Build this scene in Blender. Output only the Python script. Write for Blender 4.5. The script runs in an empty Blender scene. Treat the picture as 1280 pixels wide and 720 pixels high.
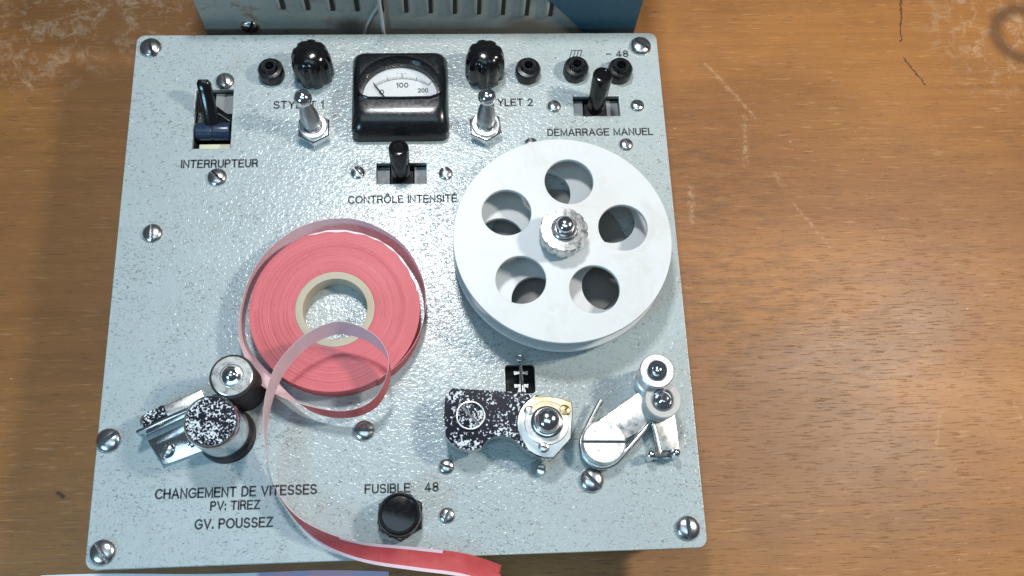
import bpy, bmesh, math, random
from mathutils import Vector, Matrix
random.seed(7)
MM = 0.001
ZP = 40.0                      # height of the face plate above the table, mm
sc = bpy.context.scene
col = sc.collection

# ------------------------------------------------------------------ camera
cd = bpy.data.cameras.new('camera'); cam = bpy.data.objects.new('camera', cd); col.objects.link(cam)
cd.sensor_width = 36; cd.lens = 1240/1280*36; cd.clip_start = 0.01; cd.clip_end = 20
R3 = Matrix(((0.99800, 0.02037, -0.05980), (-0.03890, 0.94401, -0.32760), (0.04978, 0.32928, 0.94292)))
cam.matrix_world = Matrix.Translation(Vector((23.48, -158.74, 431.64+ZP))*MM) @ R3.to_4x4()
sc.camera = cam

# ------------------------------------------------------------------ world and lamps
w = bpy.data.worlds.new('World'); sc.world = w; w.use_nodes = True
bg = w.node_tree.nodes['Background']; bg.inputs[0].default_value = (0.62, 0.80, 1.0, 1); bg.inputs[1].default_value = 0.09
def lamp(name, loc, target, size, power, color, size_y=None):
    ld = bpy.data.lights.new(name, 'AREA'); ld.energy = power; ld.color = color
    ld.shape = 'RECTANGLE' if size_y else 'DISK'; ld.size = size*MM
    if size_y: ld.size_y = size_y*MM
    o = bpy.data.objects.new(name, ld); col.objects.link(o)
    o.location = Vector(loc)*MM
    o.rotation_euler = (Vector(target)-Vector(loc)).to_track_quat('-Z', 'Y').to_euler()
    return o
lamp('ceiling_lamp', (-10, 232, 600), (20, 0, 40), 80, 2.25, (0.97, 0.99, 1.0))
lamp('bench_lamp', (500, 40, 520), (60, 20, 40), 75, 3.3, (1.0, 0.92, 0.82))
lamp('fill_panel', (-80, -250, 1150), (0, 0, 40), 900, 2.4, (0.62, 0.86, 1.0), 420)  # unseen soft panel, added overhead as bluish fill
lamp('window_light', (-420, -420, 380), (-60, -60, 40), 180, 1.7, (0.40, 0.76, 1.0))
sc.view_settings.view_transform = 'Standard'; sc.view_settings.look = 'None'
sc.view_settings.exposure = 0.12; sc.view_settings.gamma = 1.0; sc.view_settings.use_curve_mapping = False

# ------------------------------------------------------------------ material helpers
class N:
    def __init__(s, name):
        s.m = bpy.data.materials.new(name); s.m.use_nodes = True
        s.t = s.m.node_tree; s.b = s.t.nodes['Principled BSDF']
    def n(s, typ, **kw):
        x = s.t.nodes.new(typ)
        for k, v in kw.items():
            if k in ('ins',):
                for kk, vv in v.items(): s.put(x.inputs[kk], vv)
            else: setattr(x, k, v)
        return x
    def put(s, sock, v):
        if hasattr(v, 'is_linked') or isinstance(v, bpy.types.NodeSocket): s.t.links.new(v, sock)
        else: sock.default_value = v
    def coord(s, scale=(1000, 1000, 1000), loc=(0, 0, 0), rot=(0, 0, 0)):
        tc = s.n('ShaderNodeTexCoord'); mp = s.n('ShaderNodeMapping')
        s.put(mp.inputs['Vector'], tc.outputs['Object']); mp.inputs['Scale'].default_value = scale
        mp.inputs['Location'].default_value = loc; mp.inputs['Rotation'].default_value = rot
        return mp.outputs[0]
    def noise(s, vec, scale, detail=4, rough=0.5, dist=0.0):
        x = s.n('ShaderNodeTexNoise', ins={'Vector': vec, 'Scale': scale, 'Detail': detail, 'Roughness': rough, 'Distortion': dist})
        return x.outputs['Fac']
    def ramp(s, fac, stops):
        r = s.n('ShaderNodeValToRGB'); s.put(r.inputs[0], fac)
        e = r.color_ramp.elements
        while len(e) < len(stops): e.new(0.5)
        for i, (p, c) in enumerate(stops):
            e[i].position = p; e[i].color = (c, c, c, 1) if isinstance(c, (int, float)) else (*c, 1)
        return r.outputs[0]
    def math(s, op, a, b=0.0, c=0.0):
        x = s.n('ShaderNodeMath', operation=op); s.put(x.inputs[0], a); s.put(x.inputs[1], b); s.put(x.inputs[2], c)
        return x.outputs[0]
    def mix(s, f, a, b, mode='MIX'):
        x = s.n('ShaderNodeMix', data_type='RGBA', blend_type=mode); s.put(x.inputs[0], f)
        s.put(x.inputs[6], (*a, 1) if isinstance(a, tuple) else a); s.put(x.inputs[7], (*b, 1) if isinstance(b, tuple) else b)
        return x.outputs[2]
    def bump(s, h, strength, dist_mm):
        x = s.n('ShaderNodeBump', ins={'Height': h, 'Strength': strength, 'Distance': dist_mm*MM})
        s.put(s.b.inputs['Normal'], x.outputs[0]); return x
    def set(s, **kw):
        for k, v in kw.items():
            k = k.replace('_', ' ')
            s.put(s.b.inputs[k], (*v, 1) if isinstance(v, tuple) and len(v) == 3 else v)
        return s.m

def metal(name, colr, rough, wear=0.15, spot=0.0):
    a = N(name); v = a.coord()
    n1 = a.noise(v, 0.35, 5, 0.6); n2 = a.noise(v, 1.6, 3)
    c = a.mix(a.ramp(n1, [(0.35, 0.0), (0.75, 1.0)]), colr, tuple(x*(1-wear*2) for x in colr))
    a.bump(n2, 0.10, 0.2)
    return a.set(Base_Color=c, Metallic=1.0, Roughness=a.ramp(n1, [(0.3, rough*0.7), (0.75, rough*1.6)]))
def plastic(name, colr, rough=0.25, dust=0.06):
    a = N(name); v = a.coord()
    n1 = a.noise(v, 0.5, 6, 0.65)
    c = a.mix(a.ramp(n1, [(0.5, 0.0), (0.85, dust)]), colr, (0.35, 0.36, 0.36))
    a.bump(a.noise(v, 0.9, 3), 0.05, 0.2)
    return a.set(Base_Color=c, Roughness=a.ramp(n1, [(0.3, rough*0.8), (0.8, rough*1.7)]))
M = {}
M['chrome'] = metal('chrome', (0.80, 0.82, 0.84), 0.12)
M['screw_steel'] = metal('screw_steel', (0.72, 0.73, 0.73), 0.24, 0.34)
M['nickel'] = metal('nickel', (0.70, 0.71, 0.70), 0.28, 0.22)
M['dull_steel'] = metal('dull_steel', (0.50, 0.52, 0.53), 0.38, 0.2)
M['pale_steel'] = metal('pale_steel', (0.84, 0.85, 0.86), 0.40, 0.10)
M['dark_steel'] = metal('dark_steel', (0.16, 0.17, 0.18), 0.3, 0.2)
M['brass'] = metal('brass', (0.70, 0.50, 0.20), 0.3, 0.25)
M['bakelite'] = plastic('black_bakelite', (0.005, 0.005, 0.006), 0.14, 0.005)
M['bakelite_soft'] = plastic('black_case', (0.006, 0.007, 0.009), 0.20, 0.008)
M['rubber'] = plastic('black_rubber', (0.018, 0.016, 0.017), 0.55, 0.08)
M['blue_black'] = plastic('blue_black_plastic', (0.014, 0.028, 0.060), 0.22, 0.06)
M['cream'] = plastic('cream_plastic', (0.62, 0.63, 0.48), 0.45, 0.2)
M['cavity'] = plastic('cavity_black', (0.010, 0.010, 0.011), 0.7, 0.02)
M['ink'] = plastic('black_ink', (0.018, 0.022, 0.026), 0.5, 0.22)
M['body'] = plastic('body_grey', (0.18, 0.20, 0.21), 0.5, 0.1)
M['strip_grey'] = plastic('strip_grey', (0.22, 0.24, 0.25), 0.5, 0.1)
M['wire_grey'] = plastic('wire_grey', (0.42, 0.43, 0.44), 0.4, 0.1)
M['hole_shade'] = plastic('hole_shade_grey', (0.19, 0.19, 0.185), 0.8, 0.2)  # dark tone stands in for the shade under the reel
M['dial'] = plastic('dial_white', (0.73, 0.76, 0.77), 0.5, 0.03)
M['dial_ink'] = plastic('dial_ink', (0.06, 0.07, 0.08), 0.5, 0.1)
M['cardboard'] = plastic('cardboard', (0.44, 0.39, 0.30), 0.75, 0.15)
M['engrave'] = plastic('worn_marking', (0.012, 0.013, 0.014), 0.5, 0.1)

# hammertone paint of the face plate
a = N('hammertone_paint'); v = a.coord()
big = a.noise(v, 0.012, 3); mid = a.noise(v, 0.16, 4, 0.6)
cells = a.noise(a.coord((1000, 1250, 1000)), 0.55, 2.0, 0.45, 0.9)
fine = a.noise(v, 1.3, 2)
pitn = a.noise(a.coord((1000, 1500, 1000), rot=(0, 0, 0.35)), 0.62, 3, 0.62, 1.2)
dens = a.noise(v, 0.045, 2)
pit = a.ramp(a.math('ADD', pitn, a.math('MULTIPLY', dens, 0.16)), [(0.672, 0.0), (0.715, 1.0)])
base = a.mix(a.ramp(mid, [(0.3, 0.0), (0.75, 1.0)]), (0.385, 0.448, 0.462), (0.338, 0.398, 0.412))
base = a.mix(a.ramp(big, [(0.35, 0.0), (0.7, 0.5)]), base, (0.315, 0.365, 0.375))
base = a.mix(a.math('MULTIPLY', pit, 0.66), base, (0.10, 0.115, 0.12))
stain = a.ramp(a.noise(v, 0.07, 5, 0.7), [(0.58, 0.0), (0.76, 0.45)])
base = a.mix(stain, base, (0.27, 0.27, 0.25))
h = a.math('ADD', a.math('MULTIPLY', a.ramp(cells, [(0.30, 0.0), (0.62, 1.0)]), 1.0), a.math('MULTIPLY', pit, -0.9))
h = a.math('ADD', h, a.math('MULTIPLY', fine, 0.10))
a.bump(h, 0.42, 0.17)
M['paint'] = a.set(Base_Color=base, Roughness=a.ramp(mid, [(0.3, 0.20), (0.8, 0.28)]), Specular_IOR_Level=0.75)

# old lacquered wood
a = N('lacquered_wood')
v1 = a.coord((7, 170, 1)); v2 = a.coord((95, 1200, 1)); v3 = a.coord((9, 16, 1)); vm = a.coord((1000, 1000, 1000))
g1 = a.noise(v1, 1.0, 7, 0.68, 0.5); g2 = a.noise(v2, 1.0, 4, 0.6); g3 = a.noise(v3, 1.0, 4, 0.55)
c = a.mix(a.ramp(g1, [(0.25, 0.0), (0.75, 1.0)]), (0.175, 0.071, 0.020), (0.312, 0.138, 0.043))
c = a.mix(a.ramp(g3, [(0.35, 0.0), (0.75, 0.6)]), c, (0.318, 0.140, 0.032))
pores = a.ramp(g2, [(0.35, 1.0), (0.42, 0.0)])
c = a.mix(a.math('MULTIPLY', pores, 0.6), c, (0.095, 0.040, 0.014))
light_fl = a.ramp(a.noise(a.coord((75, 800, 1), loc=(3, 8, 0)), 1.0, 3), [(0.60, 0.0), (0.70, 0.5)])
c = a.mix(light_fl, c, (0.47, 0.27, 0.115))
dirt = a.ramp(a.noise(a.coord((26, 34, 1), loc=(1.3, 0.4, 0)), 1.0, 6, 0.7), [(0.52, 0.0), (0.72, 0.35)])
c = a.mix(dirt, c, (0.12, 0.058, 0.024))
tone = a.noise(a.coord((5, 9, 1), loc=(2.3, 6.1, 0)), 1.0, 3, 0.5)
c = a.mix(a.ramp(tone, [(0.36, 0.5), (0.56, 0.0)]), c, (0.165, 0.072, 0.024))
c = a.mix(a.ramp(tone, [(0.5, 0.0), (0.7, 0.5)]), c, (0.40, 0.175, 0.045))
specks = a.ramp(a.noise(a.coord((230, 420, 1), loc=(2, 5, 0)), 1.0, 3, 0.6), [(0.735, 0.0), (0.78, 0.8)])
c = a.mix(specks, c, (0.05, 0.025, 0.012))
dots = a.ramp(a.noise(a.coord((210, 300, 1), loc=(7, 1, 0)), 1.0, 2, 0.6), [(0.74, 0.0), (0.79, 0.6)])
c = a.mix(dots, c, (0.62, 0.46, 0.30))
sep = a.n('ShaderNodeSeparateXYZ'); a.put(sep.inputs[0], vm); X, Y = sep.outputs[0], sep.outputs[1]
wob = a.math('MULTIPLY', a.math('SUBTRACT', a.noise(vm, 0.25, 4, 0.7), 0.5), 6.0)
def seg(x0, y0, x1, y1, wd):
    dx, dy = x1-x0, y1-y0; L2 = dx*dx+dy*dy
    px = a.math('SUBTRACT', a.math('ADD', X, wob), x0); py = a.math('SUBTRACT', Y, y0)
    t = a.math('ADD', a.math('MULTIPLY', px, dx/L2), a.math('MULTIPLY', py, dy/L2))
    t = a.n('ShaderNodeClamp', ins={0: t}).outputs[0]
    ex = a.math('SUBTRACT', px, a.math('MULTIPLY', t, dx)); ey = a.math('SUBTRACT', py, a.math('MULTIPLY', t, dy))
    d = a.math('SQRT', a.math('ADD', a.math('MULTIPLY', ex, ex), a.math('MULTIPLY', ey, ey)))
    return a.math('SUBTRACT', 1.0, a.n('ShaderNodeClamp', ins={0: a.math('DIVIDE', d, wd)}).outputs[0])
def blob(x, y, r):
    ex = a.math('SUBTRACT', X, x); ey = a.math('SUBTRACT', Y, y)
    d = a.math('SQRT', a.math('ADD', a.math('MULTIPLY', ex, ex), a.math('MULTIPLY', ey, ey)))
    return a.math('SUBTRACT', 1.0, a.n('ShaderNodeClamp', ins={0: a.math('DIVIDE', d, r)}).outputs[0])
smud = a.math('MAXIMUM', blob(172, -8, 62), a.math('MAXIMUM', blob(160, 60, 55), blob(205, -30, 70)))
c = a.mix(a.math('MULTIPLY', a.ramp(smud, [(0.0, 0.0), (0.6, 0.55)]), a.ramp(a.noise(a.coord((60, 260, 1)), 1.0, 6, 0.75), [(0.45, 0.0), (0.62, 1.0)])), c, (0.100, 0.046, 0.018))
patchy = a.ramp(a.noise(vm, 0.11, 6, 0.75, 0.6), [(0.50, 0.0), (0.66, 1.0)])
bl = a.math('MAXIMUM', blob(-200, 168, 62), a.math('MAXIMUM', blob(345, 160, 62), blob(-150, 178, 50)))
c = a.mix(a.math('MULTIPLY', a.math('MULTIPLY', patchy, a.ramp(bl, [(0.0, 0.0), (0.55, 1.0)])), 0.42), c, (0.55, 0.43, 0.31))
pale = None
for s_ in [(204, 49, 220, 24, 1.2), (184, 101, 181, 72, 2.2), (166, 134, 190, 100, 1.6), (197, 66, 200, 60, 2.4), (150, 60, 149, 40, 2.4),
           (-206, 158, -160, 174, 1.3), (-180, 164, -176, 150, 1.0), (-205, 130, -195, 122, 1.6), (300, -60, 306, -76, 1.2), (262, -66, 258, -80, 1.2)]:
    g = seg(*s_); pale = g if pale is None else a.math('MAXIMUM', pale, g)
scr = a.math('MULTIPLY', a.ramp(pale, [(0.0, 0.0), (1.0, 0.36)]), a.ramp(a.noise(vm, 0.30, 6, 0.8), [(0.44, 0.0), (0.62, 1.0)]))
c = a.mix(scr, c, (0.66, 0.50, 0.33))
dk = None
for s_ in [(284.5, 178, 279, 148, 0.8), (279, 137, 288, 120, 0.9), (-160, -90, -157, -92, 1.5)]:
    g = seg(*s_); dk = g if dk is None else a.math('MAXIMUM', dk, g)
c = a.mix(a.ramp(dk, [(0.1, 0.0), (0.7, 0.85)]), c, (0.03, 0.014, 0.008))
ring = blob(352, 152, 26); ring = a.ramp(ring, [(0.12, 0.0), (0.3, 0.75), (0.42, 0.75), (0.62, 0.0)])
c = a.mix(ring, c, (0.09, 0.045, 0.022))
a.bump(a.math('SUBTRACT', a.math('MULTIPLY', g2, 0.6), a.math('MULTIPLY', pores, 0.6)), 0.6, 0.14)
M['wood'] = a.set(Base_Color=c, Roughness=a.ramp(g3, [(0.3, 0.42), (0.8, 0.58)]), Specular_IOR_Level=0.5)

# corroded chrome: near-black plating with white bloom
def corroded(name, scale, cover):
    a = N(name); v = a.coord()
    n = a.noise(v, scale, 2.5, 0.55, 0.4); big = a.noise(v, 0.075, 3, 0.6)
    vo = a.n('ShaderNodeTexVoronoi', ins={'Vector': v, 'Scale': scale*0.62, 'Randomness': 1.0})
    f = a.math('ADD', a.math('ADD', n, a.math('MULTIPLY', vo.outputs['Distance'], -0.22)), a.math('MULTIPLY', a.math('SUBTRACT', big, 0.5), 0.55))
    m = a.ramp(f, [(cover, 0.0), (cover+0.05, 1.0)])
    c = a.mix(m, (0.010, 0.011, 0.020), (0.60, 0.65, 0.70))
    a.bump(m, 0.5, 0.15)
    return a.set(Base_Color=c, Metallic=0.0, Roughness=a.ramp(m, [(0.0, 0.42), (1.0, 0.8)]), Specular_IOR_Level=0.12)
M['bloom'] = corroded('corroded_chrome_cap', 1.05, 0.41)
M['bloom_lever'] = corroded('corroded_chrome_lever', 0.80, 0.452)

# white reel, tape
a = N('white_plastic'); v = a.coord(); n1 = a.noise(v, 0.05, 6, 0.65)
c = a.mix(a.ramp(n1, [(0.45, 0.0), (0.75, 0.5)]), (0.53, 0.558, 0.57), (0.47, 0.49, 0.49))
c = a.mix(a.ramp(a.noise(v, 0.55, 3, 0.7), [(0.715, 0.0), (0.76, 0.6)]), c, (0.28, 0.27, 0.26))
sm = a.ramp(a.noise(a.coord((1000, 1000, 1000), loc=(9, 4, 2)), 0.035, 6, 0.75, 0.8), [(0.55, 0.0), (0.72, 0.5)])
c = a.mix(sm, c, (0.43, 0.42, 0.39))
a.bump(a.noise(v, 0.5, 3), 0.06, 0.2)
M['white'] = a.set(Base_Color=c, Roughness=0.42)
def paper(name, c1, c2, rough=0.5, trans=0.0):
    a = N(name); v = a.coord(); n1 = a.noise(v, 0.12, 5, 0.6)
    a.bump(a.noise(v, 0.11, 3, 0.6), 0.6, 0.8)
    c = a.mix(a.ramp(n1, [(0.3, 0.0), (0.7, 1.0)]), c1, c2)
    a.set(Base_Color=c, Roughness=rough)
    tl = a.n('ShaderNodeBsdfTranslucent'); a.put(tl.inputs[0], c)
    mx = a.n('ShaderNodeMixShader', ins={0: trans, 1: a.b.outputs[0], 2: tl.outputs[0]})
    a.put(a.t.nodes['Material Output'].inputs[0], mx.outputs[0])
    return a.m
M['tape_red'] = paper('tape_red', (0.60, 0.080, 0.085), (0.70, 0.13, 0.13), 0.36, 0.3)
M['tape_pale'] = paper('tape_pale', (0.86, 0.66, 0.72), (0.90, 0.74, 0.79), 0.38, 0.28)
# wound edge of the roll: fine concentric layers
a = N('wound_tape'); tc = a.n('ShaderNodeTexCoord'); sp = a.n('ShaderNodeSeparateXYZ'); a.put(sp.inputs[0], tc.outputs['Object'])
r = a.math('SQRT', a.math('ADD', a.math('MULTIPLY', sp.outputs[0], sp.outputs[0]), a.math('MULTIPLY', sp.outputs[1], sp.outputs[1])))
r = a.math('MULTIPLY', r, 1000.0)
cmb = a.n('ShaderNodeCombineXYZ'); a.put(cmb.inputs[0], r)
an = a.math('ARCTAN2', sp.outputs[1], sp.outputs[0]); a.put(cmb.inputs[1], a.math('MULTIPLY', an, 0.5))
lay = a.noise(cmb.outputs[0], 3.2, 4, 0.75); lay2 = a.noise(cmb.outputs[0], 0.35, 4, 0.6)
lines = a.ramp(lay, [(0.34, 1.0), (0.46, 0.0)])
c = a.mix(a.ramp(lay2, [(0.3, 0.0), (0.7, 1.0)]), (0.47, 0.075, 0.095), (0.56, 0.115, 0.135))
c = a.mix(a.math('MULTIPLY', lines, 0.6), c, (0.30, 0.030, 0.045))
a.bump(lay, 0.35, 0.25)
M['wound'] = a.set(Base_Color=c, Roughness=0.48)
# sheet of paper with a pink print
a = N('printed_sheet'); v = a.coord(); sp = a.n('ShaderNodeSeparateXYZ'); a.put(sp.inputs[0], v)
f = a.ramp(a.math('MULTIPLY', a.math('ADD', a.math('ADD', sp.outputs[0], 67.0), a.math('MULTIPLY', a.noise(v, 0.1, 3), 6.0)), 0.1), [(0.2, 0.0), (0.4, 1.0)])
pr = a.mix(a.ramp(a.noise(v, 0.09, 3), [(0.42, 0.0), (0.58, 1.0)]), (0.62, 0.36, 0.50), (0.42, 0.38, 0.58))
M['sheet'] = a.set(Base_Color=a.mix(f, (0.80, 0.80, 0.82), pr), Roughness=0.35)
# old cabinet paint with rust
a = N('cabinet_paint'); v = a.coord(); n1 = a.noise(v, 0.06, 5, 0.65)
c = a.mix(a.ramp(n1, [(0.35, 0.0), (0.7, 1.0)]), (0.27, 0.265, 0.235), (0.33, 0.32, 0.29))
sp = a.n('ShaderNodeSeparateXYZ'); a.put(sp.inputs[0], v)
left = a.ramp(a.math('ADD', a.math('MULTIPLY', sp.outputs[0], 0.01), 0.9), [(0.15, 1.0), (0.75, 0.15)])
rust = a.math('MULTIPLY', a.ramp(a.noise(v, 0.10, 5, 0.7), [(0.56, 0.0), (0.66, 0.8)]), left)
c = a.mix(rust, c, (0.20, 0.105, 0.05))
c = a.mix(a.ramp(a.noise(v, 0.5, 3, 0.6), [(0.68, 0.0), (0.74, 0.7)]), c, (0.07, 0.06, 0.05))
a.bump(a.noise(v, 0.4, 3), 0.2, 0.2)
M['cabinet'] = a.set(Base_Color=c, Roughness=0.5)
M['shadow_blue'] = plastic('shadow_blue', (0.020, 0.080, 0.120), 0.55, 0.12)  # blue of the shadow on the cabinet front, as a colour

# ------------------------------------------------------------------ mesh helpers (mm, z measured from the plate top)
def wl(o):
    p = Vector((0, 0, 0))
    while o: p += o.location; o = o.parent
    return p
def obj(name, bm, mat, parent=None, smooth=35, z0=ZP, origin=None, mats=None):
    me = bpy.data.meshes.new(name)
    bmesh.ops.recalc_face_normals(bm, faces=bm.faces) if not mats else None
    org = Vector(origin)*MM if origin else (wl(parent) if parent else Vector((0, 0, 0)))
    for v in bm.verts: v.co = Vector((v.co.x, v.co.y, v.co.z+z0))*MM - org
    bm.to_mesh(me); bm.free()
    for m_ in (mats or [mat]): me.materials.append(M[m_])
    if smooth: 
        me.shade_smooth(); me.set_sharp_from_angle(angle=math.radians(smooth))
    o = bpy.data.objects.new(name, me); col.objects.link(o)
    if parent: o.parent = parent; o.location = org - wl(parent)
    else: o.location = org
    return o
def empty(name, loc, label, cat, group=None):
    o = bpy.data.objects.new(name, None); col.objects.link(o); o.location = Vector(loc)*MM
    o.empty_display_size = 0.01
    return tag(o, label, cat, group)
def tag(o, label, cat, group=None):
    o['label'] = label; o['category'] = cat
    if group: o['group'] = group
    return o
def frame(p, axis=(0, 0, 1)):
    q = Vector(axis).normalized().to_track_quat('Z', 'Y')
    return Matrix.Translation(Vector(p)) @ q.to_matrix().to_4x4()
def lathe(prof, p=(0, 0, 0), axis=(0, 0, 1), n=40, rad=None, bm=None, spin=0.0, ring=False):
    """prof: (radius, height) from bottom to top; rad(angle, r, h) may reshape the radius"""
    bm = bm or bmesh.new(); F = frame(p, axis); rings = []
    for r, hh in prof:
        if r < 1e-6: rings.append([bm.verts.new(F @ Vector((0, 0, hh)))])
        else:
            rings.append([bm.verts.new(F @ Vector(((rad(i/n*2*math.pi, r, hh) if rad else r)*math.cos(i/n*2*math.pi+spin),
                          (rad(i/n*2*math.pi, r, hh) if rad else r)*math.sin(i/n*2*math.pi+spin), hh))) for i in range(n)])
    for A, B in zip(rings, rings[1:]+([rings[0]] if ring else [])):
        if A is B: continue
        for i in range(n):
            j = (i+1) % n
            if len(A) == 1 and len(B) == 1: continue
            if len(A) == 1: bm.faces.new((A[0], B[j], B[i]))
            elif len(B) == 1: bm.faces.new((A[i], A[j], B[0]))
            else: bm.faces.new((A[i], A[j], B[j], B[i]))
    if ring: return bm
    if len(rings[0]) > 1: bm.faces.new(rings[0][::-1])
    if len(rings[-1]) > 1: bm.faces.new(rings[-1])
    return bm
def prism(pts, z0, z1, bev=0.0, segs=2, bm=None):
    own = bmesh.new()
    lo = [own.verts.new((x, y, z0)) for x, y in pts]; hi = [own.verts.new((x, y, z1)) for x, y in pts]
    own.faces.new(lo[::-1]); top = own.faces.new(hi); n = len(pts)
    for i in range(n): own.faces.new((lo[i], lo[(i+1) % n], hi[(i+1) % n], hi[i]))
    if bev: bmesh.ops.bevel(own, geom=list(top.edges), offset=bev, segments=segs, affect='EDGES', profile=0.5)
    return merge(bm, own)
def merge(bm, own):
    if bm is None: return own
    me = bpy.data.meshes.new('tmp'); own.to_mesh(me); own.free(); bm.from_mesh(me); bpy.data.meshes.remove(me); return bm
def box(x0, x1, y0, y1, z0, z1, bev=0.0, bm=None):
    own = bmesh.new(); bmesh.ops.create_cube(own, size=1)
    for v in own.verts: v.co = Vector(((x0+x1)/2+v.co.x*(x1-x0), (y0+y1)/2+v.co.y*(y1-y0), (z0+z1)/2+v.co.z*(z1-z0)))
    if bev: bmesh.ops.bevel(own, geom=own.edges[:], offset=bev, segments=3, affect='EDGES', profile=0.5)
    return merge(bm, own)
def tube(path, r, n=10, bm=None, flat=None):
    bm = bm or bmesh.new(); P = [Vector(p) for p in path]; rings = []
    up = Vector((0.13, 0.21, 0.97))
    for i, p in enumerate(P):
        t = (P[min(i+1, len(P)-1)]-P[max(i-1, 0)]).normalized()
        s = t.cross(up).normalized(); u = s.cross(t).normalized()
        rings.append([bm.verts.new(p+s*r*math.cos(k/n*2*math.pi)+u*r*math.sin(k/n*2*math.pi)) for k in range(n)])
    for A, B in zip(rings, rings[1:]):
        for k in range(n): bm.faces.new((A[k], A[(k+1) % n], B[(k+1) % n], B[k]))
    bm.faces.new(rings[0][::-1]); bm.faces.new(rings[-1]); return bm
def catmull(P, sub):
    P = [Vector(p) for p in P]; out = []
    for i in range(len(P)-1):
        a_, b_, c_, d_ = P[max(i-1, 0)], P[i], P[i+1], P[min(i+2, len(P)-1)]
        for k in range(sub):
            t = k/sub
            out.append(0.5*((2*b_)+(c_-a_)*t+(2*a_-5*b_+4*c_-d_)*t*t+(3*b_-a_-3*c_+d_)*t**3))
    return out+[P[-1]]
def circle(cx, cy, r, n=48, a0=0.0): return [(cx+r*math.cos(a0+i/n*2*math.pi), cy+r*math.sin(a0+i/n*2*math.pi)) for i in range(n)]
def rrect(x0, x1, y0, y1, r, n=6):
    out = []
    for cx, cy, s in ((x1-r, y1-r, 0), (x0+r, y1-r, 1), (x0+r, y0+r, 2), (x1-r, y0+r, 3)):
        out += [(cx+r*math.cos((s+i/n)*math.pi/2), cy+r*math.sin((s+i/n)*math.pi/2)) for i in range(n+1)]
    return out
def holed(outer, holes, z0, z1, bev=0.25):
    """flat plate with openings: filled 2D curve, extruded and bevelled"""
    cu = bpy.data.curves.new('tmp', 'CURVE'); cu.dimensions = '2D'; cu.fill_mode = 'BOTH'
    cu.extrude = (z1-z0)/2-bev; cu.bevel_depth = bev; cu.bevel_resolution = 2; cu.offset = -bev
    for loop in [outer]+holes:
        s = cu.splines.new('POLY'); s.points.add(len(loop)-1); s.use_cyclic_u = True
        for p, (x, y) in zip(s.points, loop): p.co = (x, y, 0, 1)
    o = bpy.data.objects.new('tmp', cu); col.objects.link(o)
    me = bpy.data.meshes.new_from_object(o.evaluated_get(bpy.context.evaluated_depsgraph_get()))
    bm = bmesh.new(); bm.from_mesh(me)
    bpy.data.objects.remove(o); bpy.data.curves.remove(cu); bpy.data.meshes.remove(me)
    bmesh.ops.remove_doubles(bm, verts=bm.verts, dist=0.001)
    for v in bm.verts: v.co.z += (z0+z1)/2
    return bm
def arc_(cx, cy, rx, ry, a0, a1, n=12): return [(cx+rx*math.cos(math.radians(a0+(a1-a0)*i/n)), cy+ry*math.sin(math.radians(a0+(a1-a0)*i/n))) for i in range(n+1)]
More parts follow.
